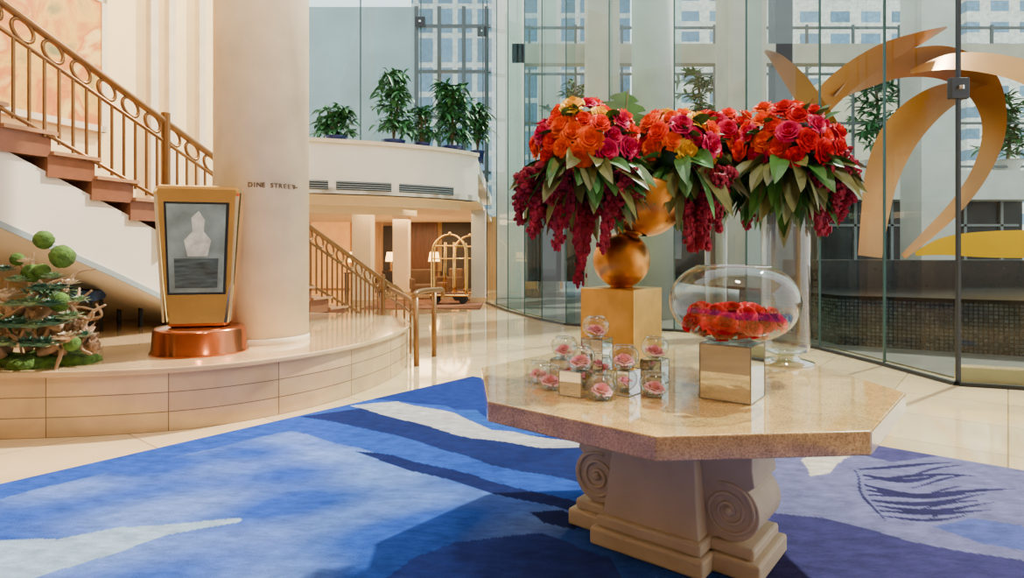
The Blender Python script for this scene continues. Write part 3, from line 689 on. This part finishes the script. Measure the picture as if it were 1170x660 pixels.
# ---------------- stone table
TX,TY=.772,2.95
gran=bpy.data.materials.new('beige_granite'); gran.use_nodes=True; n_=gran.node_tree; b=n_.nodes['Principled BSDF']; b.inputs['Roughness'].default_value=.08; b.inputs['Coat Weight'].default_value=.5
tc=n_.nodes.new('ShaderNodeTexCoord')
na=n_.nodes.new('ShaderNodeTexNoise'); na.inputs['Scale'].default_value=150; na.inputs['Detail'].default_value=3; n_.links.new(tc.outputs['Object'],na.inputs['Vector'])
nb=n_.nodes.new('ShaderNodeTexNoise'); nb.inputs['Scale'].default_value=5; nb.inputs['Detail'].default_value=9; nb.inputs['Distortion'].default_value=1.5; n_.links.new(tc.outputs['Object'],nb.inputs['Vector'])
ra_=n_.nodes.new('ShaderNodeValToRGB'); ra_.color_ramp.elements[0].position=.34; ra_.color_ramp.elements[0].color=lin((160,124,74)); ra_.color_ramp.elements[1].position=.6; ra_.color_ramp.elements[1].color=lin((210,172,110)); n_.links.new(na.outputs['Fac'],ra_.inputs[0])
rb_=n_.nodes.new('ShaderNodeMapRange'); rb_.inputs[1].default_value=.3; rb_.inputs[2].default_value=.7; rb_.inputs[3].default_value=.72; rb_.inputs[4].default_value=1.15; n_.links.new(nb.outputs['Fac'],rb_.inputs[0])
mx=n_.nodes.new('ShaderNodeMix'); mx.data_type='RGBA'; mx.blend_type='MULTIPLY'; mx.inputs[0].default_value=1; n_.links.new(ra_.outputs[0],mx.inputs[6]); n_.links.new(rb_.outputs[0],mx.inputs[7]); n_.links.new(mx.outputs[2],b.inputs['Base Color'])
pedm=mat('carved_limestone',(196,180,150),.6,var=.10,scale=5,bump=.14,bscale=60)
te=empty('stone_table',(TX,TY,.02),'octagonal polished beige granite table on carved scroll limestone pedestal','table')
oc=[(TX+.98*math.cos(math.radians(4.7+22.5+45*i)),TY+.98*math.sin(math.radians(4.7+22.5+45*i))) for i in range(8)]
add('table_top',prism(oc,.695,.78),gran,te,bevel=.006)
O=Vector((TX,TY,0)); U=uu.normalized(); Nn=Vector((-.63,-.777,0)).normalized()
def pbox(u0,u1,n0,n1,z0,z1): return extr([(u0,z0),(u1,z0),(u1,z1),(u0,z1)],O,U,(0,0,1),Nn,n0,n1)
def taper(ub,ut,nb,nt_,z0,z1):
    v=[]
    for z,a,b in((z0,ub,nb),(z1,ut,nt_)):
        for x,y in((-a,-b),(a,-b),(a,b),(-a,b)): p_=O+U*x+Nn*y; v.append((p_.x,p_.y,z))
    return v,[(0,3,2,1),(4,5,6,7),(0,1,5,4),(1,2,6,5),(2,3,7,6),(3,0,4,7)]
add('pedestal_core',join([taper(.235,.185,.255,.20,.15,.64),taper(.215,.215,.24,.24,.64,.695),pbox(-.40,.40,-.15,.15,.6,.695)]),pedm,te,bevel=.008)
add('pedestal_plinth',join([pbox(-.47,.47,-.20,.20,.02,.10),pbox(-.44,.44,-.175,.175,.10,.15),pbox(-.275,.275,-.31,.31,.02,.10),pbox(-.255,.255,-.285,.285,.10,.155)]),pedm,te,bevel=.012)
prof=[]
cu_,cz_,rr_=.325,.28,.13
for k_ in range(0,17):
    a=math.radians(-110+k_*10); prof.append((cu_+rr_*math.cos(a),cz_+rr_*math.sin(a)))
prof+= [(.435,.40),(.425,.47),(.425,.54),(.44,.60),(.10,.60),(.10,.15),(.26,.15)]
for sg in(1,-1):
    pr=[(sg*a,b) for a,b in prof]
    add('scroll_bracket',extr(pr,O,U,(0,0,1),Nn,-.155,.155),pedm,te,bevel=.006)
    for side in(1,-1):
        sp_=[]
        for k_ in range(60):
            a=k_/59*math.pi*2*2.4; r_=.018+.1*(k_/59)
            sp_.append(O+U*(sg*(cu_+r_*math.cos(a-.6)))+Nn*(side*.156)+Vector((0,0,cz_+r_*math.sin(a-.6))))
        add('scroll_relief',tube(sp_,.0095,6),pedm,te,smooth=True)
        add('scroll_boss',sphere(O+U*(sg*cu_)+Nn*(side*.156)+Vector((0,0,cz_)),.022,12,8),pedm,te,smooth=True)
TZ=.78
# ---------------- gold box and vases
GX,GY=.59,3.3
add('gold_riser_box',box((GX,GY,TZ+.21),(.318,.318,.42),math.radians(-39.6)),goldbox,label='square gold leaf riser box standing on the granite table',category='box',bevel=.006)
gv=empty('gold_vase',(GX,GY,1.2),'stacked gold globe vase with round bowl on top of gold box','vase')
add('lower_globe',lathe([(.06,1.2)]+[(.152*math.sin(t),1.349-.152*math.cos(t)) for t in np.linspace(.4,math.pi-.35,24)],GX,GY,40),gold,gv,smooth=True)
B=W(738,226,3.26)
tq=np.linspace(.25,1.9,24); BR=.205
bl=lathe([(BR*math.sin(t),-BR*math.cos(t)) for t in tq]+[(BR*math.sin(t)*.95,-BR*math.cos(t)*.95) for t in tq[::-1]],0,0,44,0,cap=False)
tm=Quaternion((0,1,0),.25)@Quaternion((1,0,0),-.1)
add('upper_bowl',([B+tm@Vector(v) for v in bl[0]],bl[1]),gold,gv,smooth=True)
add('vase_neck',tube([(GX,GY,1.48),((GX+B.x)/2,(GY+B.y)/2,1.52),(B.x-.03,B.y,B.z-.15)],.05,16),gold,gv,smooth=True)
def tall_vase(x,y,r,h,lab):
    e=empty('glass_vase',(x,y,TZ),lab,'vase','tall clear glass vases')
    add('vase_wall',lathe([(r*.5,TZ+.05),(r*.95,TZ+.075),(r,TZ+.12),(r,TZ+h)],x,y,48,cap=False),clearvot,e,smooth=True)
    add('vase_rim',tube([(x+r*math.cos(a),y+r*math.sin(a),TZ+h) for a in np.linspace(0,2*math.pi,40,endpoint=False)],.004,6,True),clearthick,e)
    add('vase_foot',lathe([(r*1.15,TZ+.001),(r*1.17,TZ+.012),(r*.6,TZ+.03),(r*.5,TZ+.05),(r*.9,TZ+.07)],x,y,48,cap=False),clearthick,e,smooth=True)
tall_vase(1.50,3.36,.125,.96,'tall wide clear glass cylinder vase holding red bouquet')
tall_vase(1.2,3.6,.065,.92,'slim tall clear glass vase holding rear bouquet')
# ---------------- rose
def rose_vf(seed=0,opn=1.0):
    r=random.Random(seed); P=[]
    lay=[(3,.08,.42,.9),(3,.15,.44,1.0),(4,.23,.44,1.0),(5,.32,.40,.9),(5,.41,.32,.82),(6,.50,.21,.75)]
    off=0
    for li,(n,rad,h,wa) in enumerate(lay):
        off+=.7
        for k_ in range(n):
            a0=2*math.pi*k_/n+off+r.uniform(-.15,.15); v=[];f=[]; nu,nv_=4,4
            wa_=wa*math.pi/n*1.4; hh=h*r.uniform(.9,1.1)
            for j in range(nv_+1):
                t=j/nv_
                for i in range(nu+1):
                    u=-1+2*i/nu
                    ang_=a0+u*wa_*(.6+.4*math.sin(math.pi*min(1,t+.2)*.8))
                    rho=rad*(.42+.58*t**.55)+(.10*li/5*opn)*t**3+.02*u*u*(-1 if li<3 else 1)
                    z=hh*t-(.08*u*u*t*t)-(.11*(li/5)*max(0,t-.7)*3)*opn
                    v.append((rho*math.cos(ang_),rho*math.sin(ang_),z-.1))
            for j in range(nv_):
                for i in range(nu): a=j*(nu+1)+i; f.append((a,a+1,a+nu+2,a+nu+1))
            P.append((v,f))
    P.append(sphere((0,0,.0),.26,10,7,(1,1,.8)))
    return join(P)
RM={'red':mat('rose_red',(210,4,22),.7,var=.3,scale=3,spec=.2),'orange':mat('rose_orange',(255,96,14),.6,var=.2,scale=3,spec=.25),'coral':mat('rose_coral',(246,54,24),.6,var=.2,scale=3,spec=.25),
'yellow':mat('rose_yellow',(255,200,54),.6,var=.12,scale=3,spec=.25),'pink':mat('rose_magenta',(208,20,92),.6,var=.25,scale=3,spec=.25),'blush':mat('rose_blush',(246,160,172),.6,var=.15,scale=3),'deep':mat('rose_deep_red',(178,0,10),.8,var=.35,scale=4,spec=.1)}
RP={}
def rose(c,loc,nrm,size,parent,name='rose',**k_):
    key=(c,R.randint(0,2))
    nrm=Vector(nrm).normalized(); rot=nrm.to_track_quat('Z','Y')@Quaternion((0,0,1),R.uniform(0,6.28))
    if key not in RP:
        ob=add(name,rose_vf(key[1]),RM[c],None,smooth=True,origin=(0,0,0)); RP[key]=ob
        place(ob,loc,parent); ob.rotation_mode='QUATERNION'; ob.rotation_quaternion=rot; ob.scale=(size,)*3
        meta(ob,**k_); return ob
    return inst(RP[key],name,loc,parent,rot,size,**k_)
def strand(seed,L=.5):
    r=random.Random(seed); P=[]; n=210
    for i in range(n):
        t=i/n; s_=.0145*(1-.4*t)*(.6+.9*r.random())
        w_=.021*(1-.55*t)
        c=(.03*math.sin(t*4+seed)+r.gauss(0,w_),.03*math.cos(t*3+seed)+r.gauss(0,w_),-t*L+r.gauss(0,.008))
        P.append(sphere(c,s_,4,3,(1,1,1.9)))
    return join(P)
ST=[None]*4
def hang(loc,sc,parent,rz):
    i=R.randint(0,3)
    rot=Quaternion((0,0,1),rz)
    if ST[i] is None:
        ob=add('amaranth_strand',strand(i),burg,None,origin=(0,0,0)); place(ob,loc,parent); ob.rotation_mode='QUATERNION'; ob.rotation_quaternion=rot; ob.scale=sc; ST[i]=ob
    else: inst(ST[i],'amaranth_strand',loc,parent,rot,sc)
def bouquet(c,rad,nr,colfn,label,nl,hangs,squash=.9,rsize=.052,zmin=-.45):
    c=Vector(c); e=empty('flower_arrangement',c-Vector((0,0,rad*.5)),label,'flowers','table bouquets')
    n=int(nr*1.7)
    for i in range(n):
        z=1-2*(i+.5)/n
        a=i*2.39996; q=math.sqrt(1-z*z); d_=Vector((q*math.cos(a),q*math.sin(a),z))
        lim=zmin if d_.y<.2 else -.1
        if z<lim: continue
        p_=c+Vector((d_.x*rad*1.05,d_.y*rad,d_.z*rad*squash))*R.uniform(.88,1.12)
        rose(colfn(d_),p_,d_+Vector((R.uniform(-.25,.25),-.1+R.uniform(-.2,.2),.15)),rsize*2*R.uniform(.82,1.18),e)
    add('foam_core',sphere(c-Vector((0,0,rad*.1)),rad*.82,16,10,(1,1,squash)),leafd,e,smooth=True)
    L1=[];L2=[]
    for i in range(nl):
        a=R.uniform(0,2*math.pi); el=R.uniform(-1.1,.15)
        d_=Vector((math.cos(a)*math.cos(el),math.sin(a)*math.cos(el),math.sin(el)))
        o=c+Vector((d_.x*rad*.72,d_.y*rad*.72,-rad*.38+d_.z*rad*.35))
        (L1 if i%2 else L2).append(leaf(o,d_,R.uniform(.15,.25),R.uniform(.07,.105),R.uniform(.2,.7),7,R.uniform(-.9,.9)))
    for i in range(nl//6):
        a=R.uniform(0,2*math.pi); d_=Vector((math.cos(a),math.sin(a),R.uniform(.0,.9))).normalized()
        L2.append(leaf(c+d_*rad*.85,d_,R.uniform(.08,.14),R.uniform(.04,.06),.2,5,R.uniform(-.9,.9)))
    add('leaves',join(L1),leafo,e); add('dark_leaves',join(L2),leafm,e,label='deep green foliage leaves')
    for (dx,dy,dz,ln) in hangs:
        hang(c+Vector((dx,dy,dz)),(1.0,1.0,ln/.5),e,R.uniform(0,6.28))
    return e
def ch(*opts): return R.choice(opts)
def c1(d):
    if d.x<-.45: return ch('pink','orange','coral') if d.z>.1 else ch('coral','orange')
    if d.z>.6: return ch('yellow','pink','red') if d.x<.1 else ch('yellow','coral','pink')
    if d.z<0: return ch('orange','coral','pink')
    return ch('pink','yellow','orange','coral')
def c2(d):
    if d.x<-.3: return ch('orange','coral','red')
    if d.z>.5: return ch('yellow','orange')
    return ch('pink','yellow','orange','pink')
def c3(d): return ch('pink','red','coral') if d.x<.2 else ch('orange','red')
def c4(d):
    if d.x<-.4: return ch('orange','pink','coral')
    if d.z>.5: return ch('coral','orange','red')
    return ch('red','red','pink') if d.x<.5 else ch('red','pink','coral')
K1=W(667,168,3.12)
bouquet(K1,.225,42,c1,'round bouquet of orange, yellow and magenta roses with trailing burgundy amaranth',120,
  [( (px-667)/FP*3.1,R.uniform(-.17,.05),-.12+R.uniform(-.05,.03),(yb-208)/FP*3.1) for px,yb in((600,268),(607,275),(615,262),(628,295),(634,278),(645,255),(652,312),(659,328),(664,290),(676,285),(688,290),(700,255),(706,262),(714,240),(622,250),(692,262),(611,285),(656,300),(682,270),(640,290),(603,255),(632,262),(668,305))])
K2=W(773,168,3.26)
bouquet(K2,.20,34,c2,'round bouquet of orange, yellow and pink roses above gold bowl',90,
  [( (px-773)/FP*3.25,R.uniform(-.15,.05),-.14+R.uniform(-.03,.03),(yb-212)/FP*3.25) for px,yb in((776,290),(784,270),(792,302),(798,275),(806,298),(812,262),(800,260),(786,296),(818,280),(780,300),(796,290))])
K3=Vector((1.24,3.62,1.38+(290-158)/FP*3.62))
bouquet(K3,.165,22,c3,'smaller bouquet of magenta and orange roses on slim glass vase',70,
  [( (px-828)/FP*3.7,R.uniform(-.1,.05),-.12,(yb-215)/FP*3.7) for px,yb in((838,262),(848,285),(856,278),(864,292),(872,270),(880,262),(844,270),(869,284))])
K4=Vector((1.50,3.36,1.38+(290-168)/FP*3.36))
bouquet(K4,.235,42,c4,'round bouquet of red and orange roses on tall glass vase',120,
  [( (px-898)/FP*3.3,R.uniform(-.15,.08),-.06+R.uniform(-.05,.06),(yb-195)/FP*3.3) for px,yb in((912,238),(920,262),(928,276),(936,282),(944,262),(952,275),(958,250),(930,240),(962,235),(916,250),(940,285),(925,270),(948,255),(934,268),(956,262))])
me_=empty('monstera_leaf',W(716,150,3.2),'single large split monstera leaf tucked among the roses','leaf')
def solidleaf(px,py,d_,s_,tilt):
    c=W(px,py,d_); e1_=Vector((math.cos(tilt),.1,-math.sin(tilt))).normalized(); e2_=Vector((math.sin(tilt),.25,math.cos(tilt))).normalized(); e3_=e2_.cross(e1_)
    v=[];f=[];n=28
    for i in range(n+1):
        t=i/n; w_=.42*math.sin(math.pi*min(1,.10+.9*t))**.7*(1.0 if i%4<3 else .55)
        cc=c+e2_*s_*t
        v+=[cc-e1_*w_*s_+e2_*.18*w_*s_+e3_*w_*s_*.25,cc,cc+e1_*w_*s_+e2_*.18*w_*s_+e3_*w_*s_*.25]
    for i in range(n): a=3*i; f+=[(a,a+1,a+4,a+3),(a+1,a+2,a+5,a+4)]
    return v,f
add('leaf_blade',solidleaf(710,180,3.14,.38,.1),leafm,me_)
add('leaf_midrib',tube([W(710,180,3.125),W(718,102,3.20)],.004,6),leafo,me_)
# ---------------- mirror cube with fishbowl
MX,MY=.925,2.57
steel=mat('steel_edge',(150,148,142),.25,.8)
def mirrorcube(x,y,s_,h,rz,label,group=None,name='mirrored_riser_cube',tr=.003):
    e=empty(name,(x,y,TZ),label,'riser',group)
    add('mirror_panels',box((x,y,TZ+h/2),(s_,s_,h),rz),mirror,e)
    ed=[]; ca,sa=math.cos(rz),math.sin(rz); cr_=[]
    for a,b in((-1,-1),(1,-1),(1,1),(-1,1)):
        cr_.append((x+(a*s_/2*ca-b*s_/2*sa),y+(a*s_/2*sa+b*s_/2*ca)))
    for q in range(4):
        ed.append(tube([cr_[q]+(TZ+.001,),cr_[q]+(TZ+h,)],tr,6))
        for zz in(TZ+tr,TZ+h): ed.append(tube([cr_[q]+(zz,),cr_[(q+1)%4]+(zz,)],tr,6))
    add('cube_edge_trim',join(ed),steel,e)
mirrorcube(MX,MY,.205,.228,math.radians(-37),'silver mirrored cube riser carrying the glass fishbowl')
BX,BY,BZ=(838-585)/FP*2.6,2.6,TZ+.234
bo=empty('glass_fishbowl',(BX,BY,BZ),'large clear glass fishbowl filled with red roses on mirrored cube','bowl')
th=np.linspace(.35,2.62,28); prf=[(.265*math.sin(t)**.8,.165-.172*math.cos(t)) for t in th]
add('bowl_wall',lathe([(.02,.004)]+prf,BX,BY,64,BZ,cap=False),clear,bo,smooth=True)
rr_=prf[-1]
add('bowl_rim',tube([(BX+rr_[0]*math.cos(a),BY+rr_[0]*math.sin(a),BZ+rr_[1]) for a in np.linspace(0,2*math.pi,56,endpoint=False)],.004,6,True),clearthick,bo)
for (nr_,rad_,z_) in((14,.13,.05),(26,.195,.09),(16,.17,.125)):
    for i in range(nr_):
        a=i*2.4+z_*9; q=rad_*math.sqrt((i+.5)/nr_); p_=(BX+q*math.cos(a)-.01,BY+q*math.sin(a),BZ+z_+R.uniform(-.015,.015))
        rose('deep' if R.random()<.65 else 'red',p_,(math.cos(a)*q*5+R.uniform(-.3,.3),math.sin(a)*q*5-.45,.8),.076*R.uniform(.85,1.15),None,'red_rose',label='red rose head lying in the glass fishbowl',category='flower',group='red roses in the fishbowl')
# ---------------- small mirror cubes + votives
def G(px,d_): return (px-585)/FP*d_
for px,d_,s_,h,rz in [(658,2.62,.105,.105,-.6),(713,2.64,.105,.105,-.7),(748,2.86,.1,.11,-.6),(645,2.88,.1,.11,-.5),(682,2.92,.11,.20,-.6)]:
    mirrorcube(G(px,d_),d_,s_,h,rz,'small mirrored cube riser among the votive glasses','small mirrored risers','mirrored_block',.002)
vot=[(629,2.72,0),(688,2.53,0),(748,2.58,0),(663,2.62,.105),(713,2.64,.105),(748,2.86,.11),(645,2.88,.11),(681,2.92,.20),(718,2.92,0),(616,2.86,0)]
vsrc=None
for px,d_,h in vot:
    x,y,z=G(px,d_),d_,TZ+h+.003
    e=empty('votive_glass',(x,y,z),'small round clear glass votive bowl holding pink blossom','votive','small glass votives')
    if vsrc is None:
        tv=np.linspace(.45,2.45,16); pv=[(.02,.003)]+[(.064*math.sin(t),.054-.056*math.cos(t)) for t in tv]
        o1=add('votive_bowl',lathe(pv,x,y,32,z,cap=False),clearvot,e,smooth=True,origin=(x,y,z))
        o2=add('votive_rim',tube([(x+pv[-1][0]*math.cos(a),y+pv[-1][0]*math.sin(a),z+pv[-1][1]) for a in np.linspace(0,6.283,28,endpoint=False)],.003,6,True),clearthick,e,smooth=True,origin=(x,y,z))
        o3=add('votive_base',lathe([(.03,.0),(.034,.006),(.02,.012)],x,y,24,z),clearthick,e,smooth=True,origin=(x,y,z),label='thick glass base'); vsrc=(o1,o2,o3)
    else:
        inst(vsrc[0],'votive_bowl',(x,y,z),e); inst(vsrc[1],'votive_rim',(x,y,z),e); inst(vsrc[2],'votive_base',(x,y,z),e)
    rose('blush',(x,y,z+.034),(R.uniform(-.2,.2),-.3,1),.075,None,'pink_blossom',label='pale pink blossom lying in a small votive glass',category='flower',group='pink blossoms in votives')
# ---------------- driftwood plant arrangement
DX,DY,DZ=(45-585)/FP*4.95,4.98,.5
ae=empty('driftwood_planting',(DX,DY,DZ),'moss mound with twisted driftwood, moss balls and succulents on platform','plant arrangement')
moss=mat('moss_green',(74,106,34),.95,var=.5,scale=18,bump=.6,bscale=60)
drift=mat('driftwood',(168,136,100),.8,var=.4,scale=9,bump=.3)
add('moss_mound',join([sphere((DX+R.uniform(-.42,.36),DY+R.uniform(-.22,.2),DZ+.02),R.uniform(.07,.14),14,8,(1.3,1.1,.55),.25) for _ in range(26)]),moss,ae,smooth=True)
rr=random.Random(5); Dw=[]
for i in range(40):
    a=rr.uniform(0,6.28); p0=Vector((DX+rr.uniform(-.38,.32),DY+rr.uniform(-.22,.12),DZ+rr.uniform(.05,.4))); pts=[p0]
    d_=Vector((math.cos(a)*.8,math.sin(a)*.25,.8)).normalized()
    for k_ in range(5):
        d_=(d_+Vector((rr.gauss(0,.55),rr.gauss(0,.2),rr.gauss(0,.45)))).normalized(); pts.append(pts[-1]+d_*.12)
    S=spline(pts,5); Dw.append(tube(S,[.030*(1-.75*q/len(S))*(.8+.4*rr.random()) for q in range(len(S))],7))
add('driftwood_branches',join(Dw),drift,ae,smooth=True)
for px,py,r_ in((50,274,.07),(71,293,.088),(36,312,.07),(68,345,.075),(20,296,.05),(82,392,.06),(48,310,.06)):
    c=W(px,py,4.75); add('moss_ball',sphere(c,r_,20,14,(1,1,1),.12,9),moss,ae,smooth=True)
def succ(c,r_,n=30):
    P=[]
    for i in range(n):
        a=i*2.4; t=i/n; el=1.3-1.15*t; P.append(leaf(c,(math.cos(a)*math.cos(el),math.sin(a)*math.cos(el)-.25,math.sin(el)),r_*(.45+.6*t),r_*.38,.0,4,0,.25))
    return join(P)
sg1=mat('succulent_green',(118,144,104),.4,var=.3,scale=10); sg2=mat('succulent_teal',(66,104,84),.4,var=.3,scale=10); sg3=mat('succulent_cream',(200,180,150),.4,var=.25,scale=10)
for px,py,r_,m in((18,375,.16,sg2),(35,350,.14,sg1),(62,372,.14,sg2),(80,365,.12,sg1),(50,396,.14,sg2),(8,340,.13,sg3),(28,396,.13,sg2),(90,345,.09,sg1),(45,332,.11,sg2),(20,322,.10,sg1),(75,388,.11,sg3),(58,350,.11,sg2),(5,395,.13,sg1),(30,300,.07,sg3),(60,318,.09,sg1),(5,310,.09,sg2),(80,325,.08,sg3),(95,385,.09,sg2),(15,350,.1,sg1),(70,330,.09,sg2),(40,375,.12,sg1)):
    add('succulent',succ(W(px,py,4.64),r_),m,ae)
add('trailing_fern',foliage(W(10,365,4.85),80,.22,.03,.4,.6,9),leafm,ae)
add('trailing_fern',foliage(W(60,335,4.85),70,.18,.025,.5,.6,12),leafd,ae)
rkm=mat('brown_bark_rock',(150,118,88),.9,var=.45,scale=14,bump=.7)
for px,py,r_ in((97,384,.08),(88,374,.06),(104,394,.055)):
    add('rock',sphere(W(px,py,4.9),r_,20,14,(1,.9,1.1),.9,3.5),rkm,ae,smooth=True)
